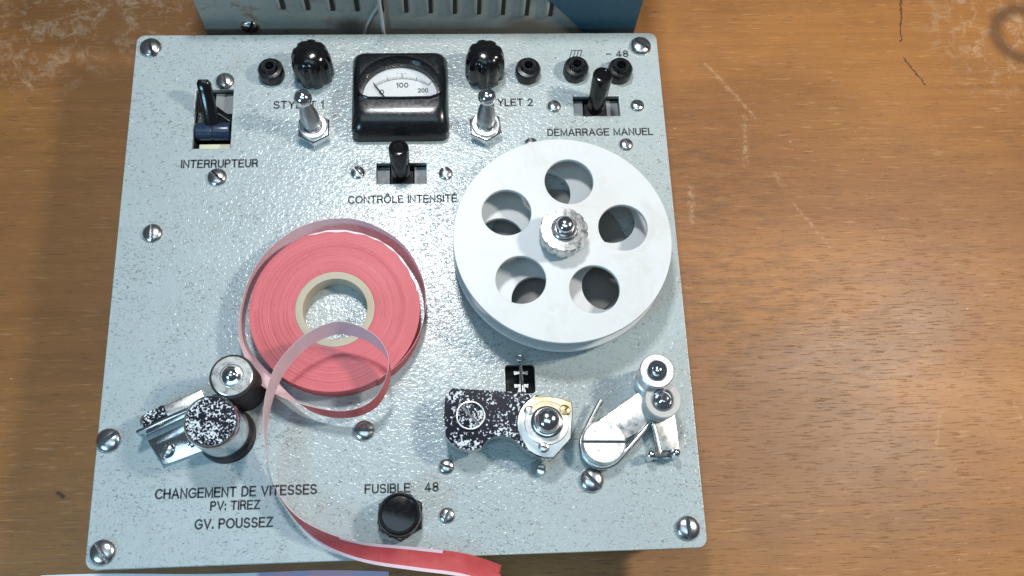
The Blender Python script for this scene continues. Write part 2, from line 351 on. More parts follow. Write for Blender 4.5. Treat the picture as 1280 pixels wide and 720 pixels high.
def glyphs():
    O = [arc_(.5, .5, .5, .5, 0, 360, 28)]
    G = {'A': [[(0, 0), (.43, 1), (.86, 0)], [(.15, .34), (.71, .34)]], 'E': [[(.68, 0), (0, 0), (0, 1), (.68, 1)], [(0, .52), (.6, .52)]], 'F': [[(0, 0), (0, 1), (.66, 1)], [(0, .5), (.56, .5)]],
     'H': [[(0, 0), (0, 1)], [(.74, 0), (.74, 1)], [(0, .52), (.74, .52)]], 'I': [[(.0, 0), (.0, 1)]], 'L': [[(0, 1), (0, 0), (.6, 0)]], 'M': [[(0, 0), (0, 1), (.45, .08), (.9, 1), (.9, 0)]],
     'N': [[(0, 0), (0, 1), (.74, 0), (.74, 1)]], 'T': [[(0, 1), (.76, 1)], [(.38, 1), (.38, 0)]], 'V': [[(0, 1), (.42, 0), (.84, 1)]], 'Y': [[(0, 1), (.4, .48), (.8, 1)], [(.4, .48), (.4, 0)]], 'Z': [[(.03, 1), (.72, 1), (0, 0), (.75, 0)]],
     'U': [[(0, 1)]+arc_(.37, .36, .37, .36, 180, 360)+[(.74, 1)]], 'D': [[(0, 0), (0, 1), (.3, 1)]+arc_(.3, .5, .46, .5, 90, -90)+[(0, 0)]],
     'P': [[(0, 0), (0, 1), (.4, 1)]+arc_(.4, .74, .28, .26, 90, -90)+[(0, .48)]], 'R': [[(0, 0), (0, 1), (.42, 1)]+arc_(.42, .75, .28, .25, 90, -90)+[(0, .5)], [(.42, .5), (.6, .4), (.66, .16), (.72, 0)]],
     'B': [[(0, 0), (0, 1), (.4, 1)]+arc_(.4, .76, .26, .24, 90, -90)+[(0, .52)], [(.4, .52)]+arc_(.42, .26, .29, .26, 90, -90)+[(0, 0)]],
     'C': [arc_(.47, .5, .47, .5, 42, 318, 20)], 'G': [arc_(.48, .5, .48, .5, 42, 330, 20)+[(.9, .46), (.52, .46)]], 'O': O,
     'S': [arc_(.36, .74, .32, .26, 28, 270, 12)[:-1]+arc_(.36, .25, .36, .25, 90, -155, 14)], '0': [arc_(.32, .5, .32, .5, 0, 360, 24)], '1': [[(.0, .78), (.2, 1), (.2, 0)]],
     '2': [arc_(.32, .7, .31, .3, 165, -30, 12)+[(0, 0), (.64, 0)]], '4': [[(.68, .26), (0, .26), (.46, 1), (.46, 0)]], '8': [arc_(.32, .76, .27, .24, 0, 360, 18), arc_(.32, .26, .32, .26, 0, 360, 18)],
     '5': [[(.6, 1), (.12, 1), (.05, .5)]+arc_(.3, .32, .33, .32, 120, -150, 14)], ':': [[(0, 0), (0, .13)], [(0, .55), (0, .68)]], '.': [[(0, 0), (0, .13)]], '-': [[(0, .45), (.62, .45)]],
     'm': [[(0, 0), (0, .66)], [(0, .5), (.25, .66), (.35, .5), (.35, 0)], [(.35, .5), (.6, .66), (.7, .5), (.7, 0)]]}
    G['Ô'] = O+[[(.3, 1.16), (.5, 1.34), (.7, 1.16)]]; G['É'] = G['E']+[[(.25, 1.14), (.45, 1.34)]]
    return G
GL = glyphs()
def letters(txt, x0, x1, yc, cap, z, parent, mat='ink', name='lettering', wt=0.20):
    strokes = []; x = 0.0; gap = 0.33
    for ch in txt:
        if ch == ' ': x += 0.55; continue
        g = GL[ch]; wmax = max(p[0] for st in g for p in st)
        for st in g: strokes.append([(x+px, py) for px, py in st])
        x += wmax+gap
    total = x-gap; sx = (x1-x0)/total; bm = bmesh.new(); hw = wt*cap/2
    for st in strokes:
        P = [Vector((x0+px*sx, yc+(py-.5)*cap*.93)) for px, py in st]; n = len(P); closed = (P[0]-P[-1]).length < 1e-4
        if closed: P = P[:-1]; n -= 1
        Lf, Rt = [], []
        for i in range(n):
            a_ = P[i-1] if (i > 0 or closed) else None; b_ = P[(i+1) % n] if (i < n-1 or closed) else None
            t0 = (P[i]-a_).normalized() if a_ else (b_-P[i]).normalized(); t1 = (b_-P[i]).normalized() if b_ else t0
            n0 = Vector((-t0.y, t0.x)); n1 = Vector((-t1.y, t1.x)); m = (n0+n1)
            m = m.normalized() if m.length > 1e-3 else n0
            k = hw/max(.45, m.dot(n0)); ext = Vector((0, 0))
            if not closed and i == 0: ext = -t1*hw*.8
            if not closed and i == n-1: ext = t0*hw*.8
            Lf.append(bm.verts.new((*(P[i]+m*k+ext), z+.05))); Rt.append(bm.verts.new((*(P[i]-m*k+ext), z+.05)))
        for i in range(n if closed else n-1):
            j = (i+1) % n; bm.faces.new((Rt[i], Rt[j], Lf[j], Lf[i]))
    return obj(name, bm, mat, parent, smooth=0)
def set_label(o, s): o['label'] = s; return o

# ------------------------------------------------------------------ the table
def flat_obj(o, kind): o['kind'] = kind; return o
flat_obj(obj('table_top', box(-520, 620, -420, 520, -22, 0, 1.5), 'wood', z0=0), 'structure')

# ------------------------------------------------------------------ the tape machine
dev = empty('tape_machine', (0, 0, 0), 'grey hammertone tape machine with black knobs, meter and French panel lettering', 'tape machine')
# body: four walls and a bottom under the overhanging plate
b = box(-122, -120, -120, 120, -ZP+2, -3.0); box(120, 122, -120, 120, -ZP+2, -3.0, bm=b); box(-120, 120, -120, -118, -ZP+2, -3.0, bm=b); box(-120, 120, 118, 120, -ZP+2, -3.0, bm=b)
box(-122, 122, -120.5, 120.5, -ZP, -ZP+2.0, bm=b)
obj('body', b, 'body', dev, 0)
SL_D = (85, 108, 80.2, 91.2); SL_C = (-11.6, 12.1, 44.9, 55.8); SL_I = (-99.2, -81.2, 64.8, 96.8)
def rect(s): return [(s[0], s[2]), (s[1], s[2]), (s[1], s[3]), (s[0], s[3])]
plate = obj('face_plate', holed(rrect(-130, 130, -127.8, 127.8, 4.0), [rect(SL_D), rect(SL_C), rect(SL_I), rrect(46.2, 59.4, -58.6, -45.3, 1.5)], -3.0, 0.0, 0.35), 'paint', dev, 0)

# screws on the plate: round slotted heads, meshes shared
def screw_mesh(name, r, hh, slot_w, slot_d, mat, flat=False):
    bm = bmesh.new()
    for s in (-1, 1):
        prof = [(r, 0), (r, hh*0.22)]
        for i in range(1, 7):
            t = i/6*math.pi/2
            prof.append((r*math.cos(t), hh*0.22+(hh*0.78)*math.sin(t))) if not flat else None
        if flat: prof += [(r, hh*0.75), (r*0.93, hh), (0, hh)]
        else: prof[-1] = (0, hh)
        own = lathe(prof, n=28)
        res = bmesh.ops.bisect_plane(own, geom=own.verts[:]+own.edges[:]+own.faces[:], plane_co=(s*slot_w/2, 0, 0), plane_no=(s, 0, 0), clear_inner=True)
        eds = [e for e in res['geom_cut'] if isinstance(e, bmesh.types.BMEdge)]
        bmesh.ops.holes_fill(own, edges=own.edges[:])
        merge(bm, own)
    nf = len(bm.faces); lathe([(r*0.97, 0), (r*0.97, max(0.1, hh-slot_d)*0.9)], n=28, bm=bm)
    for k, f in enumerate(bm.faces): f.material_index = int(k >= nf)
    bmesh.ops.recalc_face_normals(bm, faces=bm.faces)
    me = bpy.data.meshes.new(name)
    for v in bm.verts: v.co *= MM
    bm.to_mesh(me); bm.free(); me.materials.append(M[mat]); me.materials.append(M['dark_steel']); me.shade_smooth(); me.set_sharp_from_angle(angle=math.radians(35))
    return me
SM = {'big': screw_mesh('screw', 5.3, 3.0, 1.7, 1.9, 'screw_steel'), 'mid': screw_mesh('screw', 4.6, 2.5, 1.45, 1.6, 'screw_steel'),
      'small': screw_mesh('screw', 3.4, 1.9, 1.15, 1.2, 'screw_steel'), 'tiny': screw_mesh('screw', 2.4, 1.0, 0.55, 0.7, 'nickel'),
      'brass': screw_mesh('screw', 2.6, 1.0, 0.6, 0.7, 'brass'), 'lever': screw_mesh('screw', 5.4, 0.9, 1.3, 0.6, 'bloom', True),
      'pivot': screw_mesh('pivot_screw', 9.6, 7.0, 1.2, 1.2, 'pale_steel', True)}
def screw(kind, x, y, z, ang, parent, name='screw', tilt=0.0):
    o = bpy.data.objects.new(name, SM[kind]); col.objects.link(o); o.parent = parent
    o.location = Vector((x, y, z+ZP))*MM - wl(parent); o.rotation_euler = (0, tilt, math.radians(ang)); return o
for k, x, y, an in [('big', -122.7, 120.3, 25), ('mid', -85.6, 101.2, 22), ('mid', -86.4, 49.4, 50), ('mid', -114.1, 21.4, 2), ('big', -125.0, -74.3, -50),
                    ('big', -123.1, -120.9, 35), ('mid', -16.2, -73.3, 88), ('small', -20.5, 50.9, 40), ('small', 21.3, 49.9, 15), ('small', 75.4, 85.6, 30),
                    ('small', 116.9, 85.6, 65), ('small', 109.6, 64.1, 20), ('big', 121.3, 119.6, 55), ('small', 63.1, 65.0, 10), ('small', 19.3, -90.0, 70),
                    ('small', 19.2, -110.7, -20), ('big', 82.0, -97.9, 42), ('big', 122.0, -119.5, 3)]:
    screw(k, x, y, -0.05, an, plate)

# printed lettering
letters('STYLET 1', -61.4, -37.8, 88.0, 3.9, 0, plate)
letters('STYLET 2', 41.0, 64.6, 88.2, 3.9, 0, plate)
letters('DEMARRAGE MANUEL', 71.6, 123.2, 71.3, 3.7, 0, plate)
letters('INTERRUPTEUR', -103.4, -68.0, 56.7, 4.0, 0, plate)
letters('CONTRÔLE INTENSITÉ', -24.6, 26.2, 36.9, 3.7, 0, plate)
letters('CHANGEMENT DE VITESSES', -103.5, -36.3, -97.8, 4.0, 0, plate)
letters('PV: TIREZ', -80.2, -60.0, -103.5, 3.6, 0, plate)
letters('GV. POUSSEZ', -86.2, -54.3, -110.9, 3.9, 0, plate)
letters('FUSIBLE', -15.5, 3.4, -98.5, 3.7, 0, plate)
letters('48', 10.1, 15.5, -98.5, 3.7, 0, plate)
letters('- 48', 103.6, 114.4, 115.5, 3.5, 0, plate)
b = bmesh.new()
for i in range(4):
    x = 84.3+i*1.7; b.faces.new([b.verts.new(p) for p in ((x, 112.8, .06), (x+.45, 112.8, .06), (x+2.0, 117.4, .06), (x+1.55, 117.4, .06))])
b.faces.new([b.verts.new(p) for p in ((85.8, 117.4, .06), (91.6, 117.4, .06), (91.6, 117.85, .06), (85.8, 117.85, .06))])
obj('earth_symbol', b, 'ink', plate, 0)

# banana sockets
def socket(x, y):
    s = obj('socket', lathe([(6.1, 0), (6.1, 5.0), (5.6, 6.2), (3.9, 6.4), (3.6, 8.2), (3.3, 8.6), (2.1, 8.6), (2.0, 3.0), (0, 3.0)], (x, y, -0.05), n=40,
               rad=lambda t, r, h_: r*(1+0.035*abs(math.cos(4*t))) if r > 5 and h_ < 5.5 else r), 'bakelite_soft', dev, 30)
    obj('contact', lathe([(1.9, 2.4), (1.9, 3.6), (1.5, 3.8), (0, 3.6)], (x, y, 0), n=20), 'dark_steel', s)
for p in [(-62.9, 104.8), (63.0, 104.2), (87.0, 104.8), (109.0, 103.8)]: socket(*p)

# fluted knobs
def knob(x, y, rot):
    k = obj('fluted_knob', lathe([(9.2, 0.2), (9.8, 1.0), (9.8, 4), (9.7, 10), (9.4, 13.5), (8.6, 16.4), (7.0, 18.3), (4.6, 19.4), (2, 19.8), (0, 19.9)], (x, y, 0), n=96, spin=rot,
        rad=lambda t, r, h_: r*(1-0.10*max(0, math.cos(9*t))**0.9*min(1, max(0, (r-6.0)/3.0)))), 'bakelite', dev, 50)
    obj('skirt', lathe([(8.6, -0.05), (8.6, 0.6)], (x, y, 0), n=40), 'dull_steel', k)
knob(-42.4, 105.6, 0.1); knob(41.6, 105.0, 0.4)

# panel meter
def meter():
    x0, x1, y0, y1 = -23.2, 23.2, 67.2, 111.5
    layers = [(0, 0, 0, 0, 4), (5.0, 0, 0, 0, 4), (7.0, .4, .9, .3, 4.2), (9.0, 1.2, 2.2, .8, 4.5), (10.8, 2.5, 4.2, 1.6, 5), (12.0, 4.0, 6.6, 2.6, 5), (12.7, 5.8, 9.2, 3.4, 5), (12.9, 7.0, 11.5, 3.9, 5)]
    bm = bmesh.new(); rings = []
    for z, ix, ib, it, r_ in layers: rings.append([bm.verts.new((x, y, z)) for x, y in rrect(x0+ix*.6, x1-ix*.6, y0+ib, y1-it, r_)])
    for A, B in zip(rings, rings[1:]):
        for i in range(len(A)): bm.faces.new((A[i], A[(i+1) % len(A)], B[(i+1) % len(A)], B[i]))
    win = [(-14.5, 84.6), (0, 84.4), (14.5, 84.6), (17.4, 85.6), (18.9, 87.6)]+[(19.1*math.cos(t), 88.6+17.2*math.sin(t)) for t in [i/28*math.pi for i in range(1, 28)]]+[(-18.9, 87.6), (-17.4, 85.6)]
    def loop(off, z):
        c_ = Vector((0, 93)); out = []
        n = len(win)
        for i in range(n):
            p = Vector(win[i]); t = (Vector(win[(i+1) % n])-Vector(win[i-1])).normalized(); nn = Vector((t.y, -t.x))
            q = p+nn*off; out.append(bm.verts.new((q.x, q.y, z)))
        return out
    L = [loop(1.5, 12.9), loop(1.0, 13.7), loop(0.4, 13.9), loop(0, 13.3), loop(-0.9, 9.0), loop(-1.2, 6.2)]
    for A, B in zip(L, L[1:]):
        for i in range(len(A)): bm.faces.new((A[i], A[(i+1) % len(A)], B[(i+1) % len(A)], B[i]))
    ed = []
    for ring in (rings[-1], L[0]):
        for i in range(len(ring)): ed.append(bm.edges.get((ring[i], ring[(i+1) % len(ring)])))
    bmesh.ops.triangle_fill(bm, edges=ed, use_beauty=True)
    bm.faces.new(rings[0][::-1])
    m_ = obj('panel_meter', bm, 'bakelite_soft', dev, 40)
    d = obj('dial', prism([(x*1.0, y) for x, y in win], 5.4, 6.0), 'dial', m_, 0)
    cx, cy, R = 1.0, 75.5, 22.8
    b = bmesh.new()
    def strip(p, q, wd):
        p, q = Vector(p), Vector(q); t = (q-p).normalized(); s = Vector((-t.y, t.x))*wd/2
        b.faces.new([b.verts.new((*(k), 6.08)) for k in (p-s, q-s, q+s, p+s)])
    for i in range(41):
        t = math.radians(124-68*i/40); u = Vector((math.cos(t), math.sin(t))); c_ = Vector((cx, cy))
        strip(c_+u*R, c_+u*(R+(2.6 if i % 20 == 0 else 1.9 if i % 10 == 0 else 1.3)), 0.40 if i % 10 == 0 else 0.2)
    for i in range(40):
        t0, t1 = math.radians(124-68*i/40), math.radians(124-68*(i+1)/40); c_ = Vector((cx, cy))
        strip(c_+Vector((math.cos(t0), math.sin(t0)))*R, c_+Vector((math.cos(t1), math.sin(t1)))*R, 0.22)
    obj('scale', b, 'dial_ink', m_, 0)
    letters('100', -1.6, 3.8, 94.8, 2.5, 6.05, m_, 'dial_ink', 'dial_number')
    letters('200', 8.8, 13.4, 91.8, 2.2, 6.05, m_, 'dial_ink', 'dial_number')
    letters('0', -9.9, -8.0, 91.0, 2.6, 6.05, m_, 'dial_ink', 'dial_number')
    letters('- - -', -1.6, 3.0, 101.2, 1.1, 6.05, m_, 'dial_ink', 'dial_unit')
    obj('needle', tube([(-12.6, 95.0, 7.2), (-7.0, 87.2, 7.2), (-5.0, 84.5, 7.2)], 0.35, 6), 'ink', m_)
    obj('pivot_cover', lathe([(4.2, 6), (4.0, 7), (2.6, 7.8), (0, 8)], (1.2, 84.0, 0), n=24), 'dull_steel', m_)
    g = obj('window_glass', prism([(x*0.985, 93+(y-93)*0.975) for x, y in win], 9.2, 9.8), None or 'glass', m_, 0)
a = N('clear_glass')
tr = a.n('ShaderNodeBsdfTransparent'); gl = a.n('ShaderNodeBsdfGlossy', ins={'Roughness': 0.03}); fz = a.n('ShaderNodeFresnel', ins={'IOR': 1.4})
mx = a.n('ShaderNodeMixShader', ins={0: a.math('MULTIPLY', fz.outputs[0], 0.7), 1: tr.outputs[0], 2: gl.outputs[0]})
a.put(a.t.nodes['Material Output'].inputs[0], mx.outputs[0]); M['glass'] = a.m
meter()

# bat-handle toggle switches
def toggle(x, y, tip, ang):
    t = obj('toggle_switch', lathe([(6.4, 0), (6.7, 6.6), (6.3, 7.6), (4.6, 7.6), (4.4, 6.0), (0, 6.0)], (x, y, 0), n=36), 'pale_steel', dev, 30)
    obj('nut', lathe([(8.2, -0.05), (8.5, 0.5), (8.5, 5.4), (8.0, 6.0), (6.5, 6.1)], (x, y, 0), n=6, spin=ang), 'chrome', t, 20)
    p0 = Vector((x, y, 4.6)); p1 = Vector(tip); ax = p1-p0; L = ax.length
    lev = obj('lever', lathe([(3.6, 0), (4.1, 2.2), (4.5, 5.0), (4.4, 8.5), (3.9, 12), (3.0, L-5.4), (2.6, L-4.4), (2.5, L-3)], p0, ax, n=32), 'dull_steel', t, 50)
    obj('ball', lathe([(4.3*math.cos(i/12*math.pi-math.pi/2) if 0 < i < 12 else 0, L+4.3*math.sin(i/12*math.pi-math.pi/2)) for i in range(13)], p0, ax, n=32), 'chrome', lev, 60)
toggle(-41.2, 72.4, (-43.6, 77.2, 24.5), 0.52); toggle(41.0, 72.4, (41.3, 77.2, 24.5), 0.6)

# key switches in slots
def key(sl, base, tip, mid, nm='key_switch'):
    x0, x1, y0, y1 = sl
    t = box(x0-1.5, x0-0.2, y0-1.5, y1+1.5, -18, -3.2); box(x1+.2, x1+1.5, y0-1.5, y1+1.5, -18, -3.2, bm=t)
    box(x0-.2, x1+.2, y0-1.5, y0-.2, -18, -3.2, bm=t); box(x0-.2, x1+.2, y1+.2, y1+1.5, -18, -3.2, bm=t); box(x0-1.5, x1+1.5, y0-1.5, y1+1.5, -19, -18.05, bm=t)
    k = obj(nm, t, 'cavity', dev, 0)
    obj('cover_strip', box(x0-.1, mid-6.0, y0-.1, y1+.1, -6.5, -5.0), 'strip_grey', k, 0)
    obj('cover_strip', box(mid+6.0, x1+.1, y0-.1, y1+.1, -6.5, -5.0), 'strip_grey', k, 0)
    obj('carrier', box(mid-5.4, mid+5.4, y0+.5, y1-2.5, -12, -3.4, 0.4), 'cavity', k)
    p0, p1 = Vector(base), Vector(tip); ax = p1-p0; L = ax.length
    obj('lever', lathe([(3.2, 0), (3.4, 4), (4.0, 6), (4.3, 8), (4.75, L-1.2), (4.5, L-0.4), (3.9, L-0.1), (3.2, L), (2.9, L-0.5), (0, L-0.7)], p0, ax, n=36), 'bakelite', k, 40)
key(SL_D, (96.2, 85.2, -8), (97.0, 90.2, 22.5), 96.2)
key(SL_C, (0.0, 49.8, -8), (0.0, 53.6, 20.5), 0.3)

# mains rocker with bent lever in the tall slot
x0, x1, y0, y1 = SL_I
t = box(x0-1.5, x0-.2, y0-1.5, y1+1.5, -16, -3.2); box(x1+.2, x1+1.5, y0-1.5, y1+1.5, -16, -3.2, bm=t)
box(x0-.2, x1+.2, y0-1.5, y0-.2, -16, -3.2, bm=t); box(x0-.2, x1+.2, y1+.2, y1+1.5, -16, -3.2, bm=t); box(x0-1.5, x1+1.5, y0-1.5, y1+1.5, -17, -16.05, bm=t)
ms = obj('mains_switch', t, 'cavity', dev, 0)
b = lathe([(0, 0), (4.1, 0), (4.4, .5), (4.4, 7.2), (4.1, 7.6), (4.1, 8.0), (4.4, 8.4), (4.4, 15.6), (4.1, 16.2), (0, 16.2)], (-98.3, 75.4, -3.0), (1, 0, 0), n=32)
obj('rocker', b, 'blue_black', ms, 30)
lv = bmesh.new()
prof = [(-2.2, 76, -2), (-2.0, 82, 1.5), (-2.2, 87, 5.5), (-2.3, 91, 9.5), (-2.2, 93.8, 12.5)]
rings = []
for k, (dx, y, z) in enumerate([(0, 76, -2.0), (-.1, 80, 0.5), (-.6, 84, 3.2), (-1.2, 88, 6.4), (-1.6, 91, 9.4), (-1.9, 93.2, 12.2), (-2.0, 94.3, 13.6)]):
    hw, ht = (3.3 if k < 6 else 2.2), (2.6 if k < 6 else 1.4); cx = -90.6+dx
    rings.append([lv.verts.new((cx+hw*math.copysign(abs(math.cos(a_))**.6, math.cos(a_)), y-0.62*ht*math.copysign(abs(math.sin(a_))**.6, math.sin(a_)), z+0.78*ht*math.copysign(abs(math.sin(a_))**.6, math.sin(a_)))) for a_ in [i/16*2*math.pi for i in range(16)]])
for A, B in zip(rings, rings[1:]):
    for i in range(16): lv.faces.new((A[i], A[(i+1) % 16], B[(i+1) % 16], B[i]))
lv.faces.new(rings[0][::-1]); lv.faces.new(rings[-1])
obj('lever', lv, 'bakelite', ms, 40)
b = bmesh.new()
W = [(-89.0, 88.0), (-81.6, 82.0), (-81.6, 78.0), (-91.0, 78.0)]
prism(W, -3.0, -0.6, bm=b); obj('web', b, 'bakelite', ms, 0)
obj('web_edge', tube([(-90.0, 85.0, -0.2), (-82.2, 79.6, -0.2)], 0.32, 6), 'nickel', ms)
obj('bracket', box(-90.5, -81.3, 86, 98.2, -5.6, -4.6), 'strip_grey', ms, 0)
obj('bracket', box(-99.1, -94.2, 79, 88, -7.0, -6.0), 'dark_steel', ms, 0)
obj('contact_bar', box(-97.4, -82.6, 66.0, 70.0, -8.6, -5.6, .3), 'cream', ms)

# reel spindle and scalloped clamp nut
RX, RY = 73.0, 6.6
sp_ = obj('spindle', lathe([(9, 0), (9, 8.2), (4.0, 8.4), (4.0, 38.5), (3.4, 40.2), (2.2, 41.2), (0, 41.5)], (RX-.4, RY-.4, 0), n=36), 'chrome', dev, 40)
obj('clamp_nut', lathe([(8.8, 23.4), (8.8, 25.5), (10.4, 26.0), (10.6, 27), (10.6, 32.6), (10.1, 33.6), (6.0, 34.0), (5.7, 33.0), (5.0, 32.6), (4.05, 32.6)], (RX-.4, RY-.4, 0), n=120, spin=.2,
    rad=lambda t, r, h_: r*(1-0.055*max(0, math.cos(13*t))**2) if r > 9.5 else r), 'nickel', sp_, 40)
obj('collar', lathe([(5.4, 32.7), (5.4, 36.0), (4.9, 36.6), (4.05, 36.6)], (RX-.4, RY-.4, 0), n=32), 'chrome', sp_, 40)

# corroded capstan, roller and bracket
CX, CY = -76.0, -72.6
cap = obj('capstan', lathe([(11.4, 0), (11.4, 24.6), (11.2, 25.6), (10.6, 26.3), (10.2, 26.3)], (CX, CY, 0), n=64), 'chrome', dev, 40)
obj('cap', lathe([(10.15, 26.0), (10.1, 26.45), (9.6, 26.5), (0, 26.5)], (CX, CY, 0), n=48), 'bloom', cap, 40)
obj('base_ring', lathe([(12.5, 0), (12.3, .9), (11.9, 1.2), (11.5, 1.2)], (CX+.9, CY-.8, -0.05), n=64), 'rubber', cap, 40)
rol = obj('rubber_roller', lathe([(9.4, 0), (9.4, 25.2), (9.0, 25.6), (8.6, 25.6)], (-68.6, -53.9, 0), n=56), 'rubber', dev, 40)
obj('top_disc', lathe([(8.5, 25.4), (8.5, 26.2), (8.2, 26.4), (5.0, 26.4), (4.7, 25.9), (4.0, 25.9)], (-68.6, -53.9, 0), n=48), 'nickel', rol, 30)
obj('shaft_end', lathe([(3.9, 25.5), (3.9, 27.0), (2.6, 27.3), (2.5, 29.4), (1.6, 30.3), (0, 30.6)], (-68.6, -53.9, 0), n=32), 'chrome', rol, 40)
br = obj('bracket', prism([(-108.4, -75.2), (-100.8, -86.2), (-80.0, -78.6), (-84.5, -64.6)], -0.05, 1.6, 0.3), 'chrome', dev, 30)
def slab(p, q, th, z0, z1, bm=None):
    p, q = Vector(p), Vector(q); s = (q-p).normalized(); s = Vector((-s.y, s.x))*th/2
    return prism([tuple(p-s), tuple(q-s), tuple(q+s), tuple(p+s)], z0, z1, 0.25, bm=bm)
obj('fin', slab((-110.2, -73.4), (-86.0, -62.4), 1.6, 1.4, 11.5), 'chrome', br, 30)
obj('fin', slab((-108.6, -72.0), (-86.0, -61.0), 0.9, 1.4, 10.2), 'dull_steel', br, 30)
b = bmesh.new(); p, q = Vector((-107.2, -67.8)), Vector((-84, -57.6)); s = (q-p).normalized(); nn = Vector((-s.y, s.x))*3.0
pts = [tuple(p-nn), tuple(q-nn), tuple(q+nn)]+[tuple(p+nn*math.cos(t)-s*3.0*math.sin(t)) for t in [i/8*math.pi for i in range(0, 8)]]
obj('bar', prism(pts, 3.0, 8.5, 0.5), 'nickel', br, 30)
obj('bar_tip', prism([(-108.2, -70.8), (-98.4, -66.4), (-100.6, -61.4), (-107.6, -64.6), (-109.0, -67.5)], 8.45, 8.75), 'bloom', br, 0)
obj('bar_post', lathe([(3, -0.05), (3, 3.2)], (-95, -62.5, 0), n=20), 'dull_steel', br)
screw('small', -99.8, -79.6, 1.55, -25, br)
obj('rivet', lathe([(1.6, 1.5), (1.5, 2.2), (.8, 2.6), (0, 2.7)], (-89.6, -77.2, 0), n=20), 'chrome', br)

# fuse holder
fu = obj('fuse_holder', lathe([(10.3, -0.05), (10.6, .4), (10.6, 2.6), (9.8, 3.2)], (-0.5, -110.6, 0), n=6, spin=math.pi/2), 'dark_steel', dev, 20)
obj('nut', lathe([(9.6, 3.0), (9.9, 3.4), (9.9, 5.6), (9.4, 6.2)], (-0.5, -110.6, 0), n=8, spin=.3), 'bakelite_soft', fu, 20)
cp = obj('cap', lathe([(9.0, 6), (9.0, 9.6), (8.7, 10.9), (8.0, 11.6), (7.4, 11.6), (7.1, 11.2), (6.4, 11.3), (3.5, 11.6), (0, 11.7)], (-0.5, -110.6, 0), n=60), 'bakelite', fu, 40)

# contact plug
pl = obj('contact_recess', box(45.4, 60.2, -59.4, -44.5, -9, -8), 'cavity', dev, 0)
b = box(45.0, 45.9, -59.4, -44.5, -8.0, -3.1); box(59.7, 60.6, -59.4, -44.5, -8.0, -3.1, bm=b); box(45.9, 59.7, -59.7, -58.9, -8.0, -3.1, bm=b); box(45.9, 59.7, -45.0, -44.2, -8.0, -3.1, bm=b)
obj('recess_wall', b, 'cavity', pl, 0)
obj('blade', tube([(53.0, -44.0, 1.8), (53.2, -48, 1.2), (53.5, -52, .4), (53.8, -57, -2.0)], 0.7, 10), 'chrome', pl)
ring_pts = [(52.9+1.3*math.cos(t), -42.8+1.3*math.sin(t), 1.8) for t in [i/16*2*math.pi for i in range(17)]]
obj('eyelet', tube(ring_pts, .4, 8), 'chrome', pl)
for yy in (-48.6, -54.6):
    b = bmesh.new()
    for s in (-1, 1): prism([(53.4, yy-.3), (53.4+s*3.0, yy-.9), (53.4+s*3.2, yy+.8), (53.4+s*1.6, yy+.7), (53.4, yy+.9)][::s], -3.2, -2.2, bm=b)
    obj('contact_clip', b, 'nickel', pl, 0)
obj('clip_foot', prism([(51.6, -57.4), (55.4, -57.4), (54.6, -54.8), (52.4, -54.8)], -3.6, -2.4), 'dull_steel', pl, 0)
obj('clip_post', box(52.8, 54.4, -57, -47.5, -8.05, -3.0), 'dark_steel', pl, 0)

# corroded head lever with stud
HL = [(22.4, -58.6), (48.1, -61.0), (68.7, -64.4), (73.8, -66.2), (73.9, -70), (72.5, -81.9), (64.6, -90.1), (60.6, -90.0), (57.2, -88.6), (54.0, -86.8), (51.3, -84.4), (49.2, -82.2), (47.0, -80.6), (43.0, -79.5), (39.6, -79.9), (37.0, -81.2), (34.4, -84.4), (31.0, -85.6), (25.2, -84.8), (21.6, -82.4), (19.4, -79.4), (18.7, -70.7), (19.3, -62.5)]
HL = HL[::-1]
hd = obj('head_lever', prism(HL, 13.2, 14.0, 0.2), 'bloom_lever', dev, 30)
obj('lever_flank', prism([(45+(x-45)*0.997, -74+(y+74)*0.993) for x, y in HL], 6.2, 13.25), 'nickel', hd, 30)
for x, y, r_ in ((29.5, -71, 6.0), (62, -75, 8.5)): obj('pillar', lathe([(r_, -0.05), (r_, 6.4)], (x, y, 0), n=32), 'dull_steel', hd)
arc = [(62.2+12.4*math.cos(t), -75.2+12.4*math.sin(t)) for t in [math.radians(112+i*13) for i in range(12)]]
npz = [p_ for p_ in arc if p_[1] > -84.5]+[(54.0, -86.5), (57.2, -88.3), (60.6, -89.7), (64.5, -89.8), (72.2, -81.8), (73.6, -70), (73.5, -66.4), (68.6, -64.7), (60, -63.2)]
a = N('stained_nickel'); v = a.coord(); n1 = a.noise(v, 0.11, 5, 0.65)
sp2 = a.n('ShaderNodeSeparateXYZ'); a.put(sp2.inputs[0], v)
ys = a.ramp(a.math('ADD', a.math('MULTIPLY', a.math('ADD', sp2.outputs[1], 78.0), 0.05), a.math('MULTIPLY', n1, 0.8)), [(0.66, 0.0), (1.15, 0.8)])
M['stained'] = a.set(Base_Color=a.mix(ys, (0.66, 0.67, 0.66), (0.62, 0.46, 0.22)), Metallic=0.85, Roughness=a.ramp(n1, [(0.3, 0.26), (0.7, 0.5)]))
npl = obj('head_plate', prism(npz, 13.9, 14.7, 0.2), 'stained', hd, 30)
obj('head_disc', lathe([(9.6, 14.6), (9.6, 15.1), (9.3, 15.3), (0, 15.3)], (62.4, -75.0, 0), n=48), 'stained', hd, 30)
obj('stud', lathe([(6.9, 15.2), (6.9, 15.9), (6.2, 16.3), (5.6, 16.4), (5.5, 19.4), (5.0, 21.2), (4.0, 22.7), (2.4, 23.7), (0, 24.1)], (62.4, -74.9, 0), n=48), 'chrome', hd, 40)
screw('lever', 30.0, -70.9, 13.95, 40, hd)
obj('screw_rim', holed(circle(30.0, -70.9, 6.3, 48), [circle(30.0, -70.9, 5.5, 48)], 13.9, 15.0, .2), 'nickel', hd)
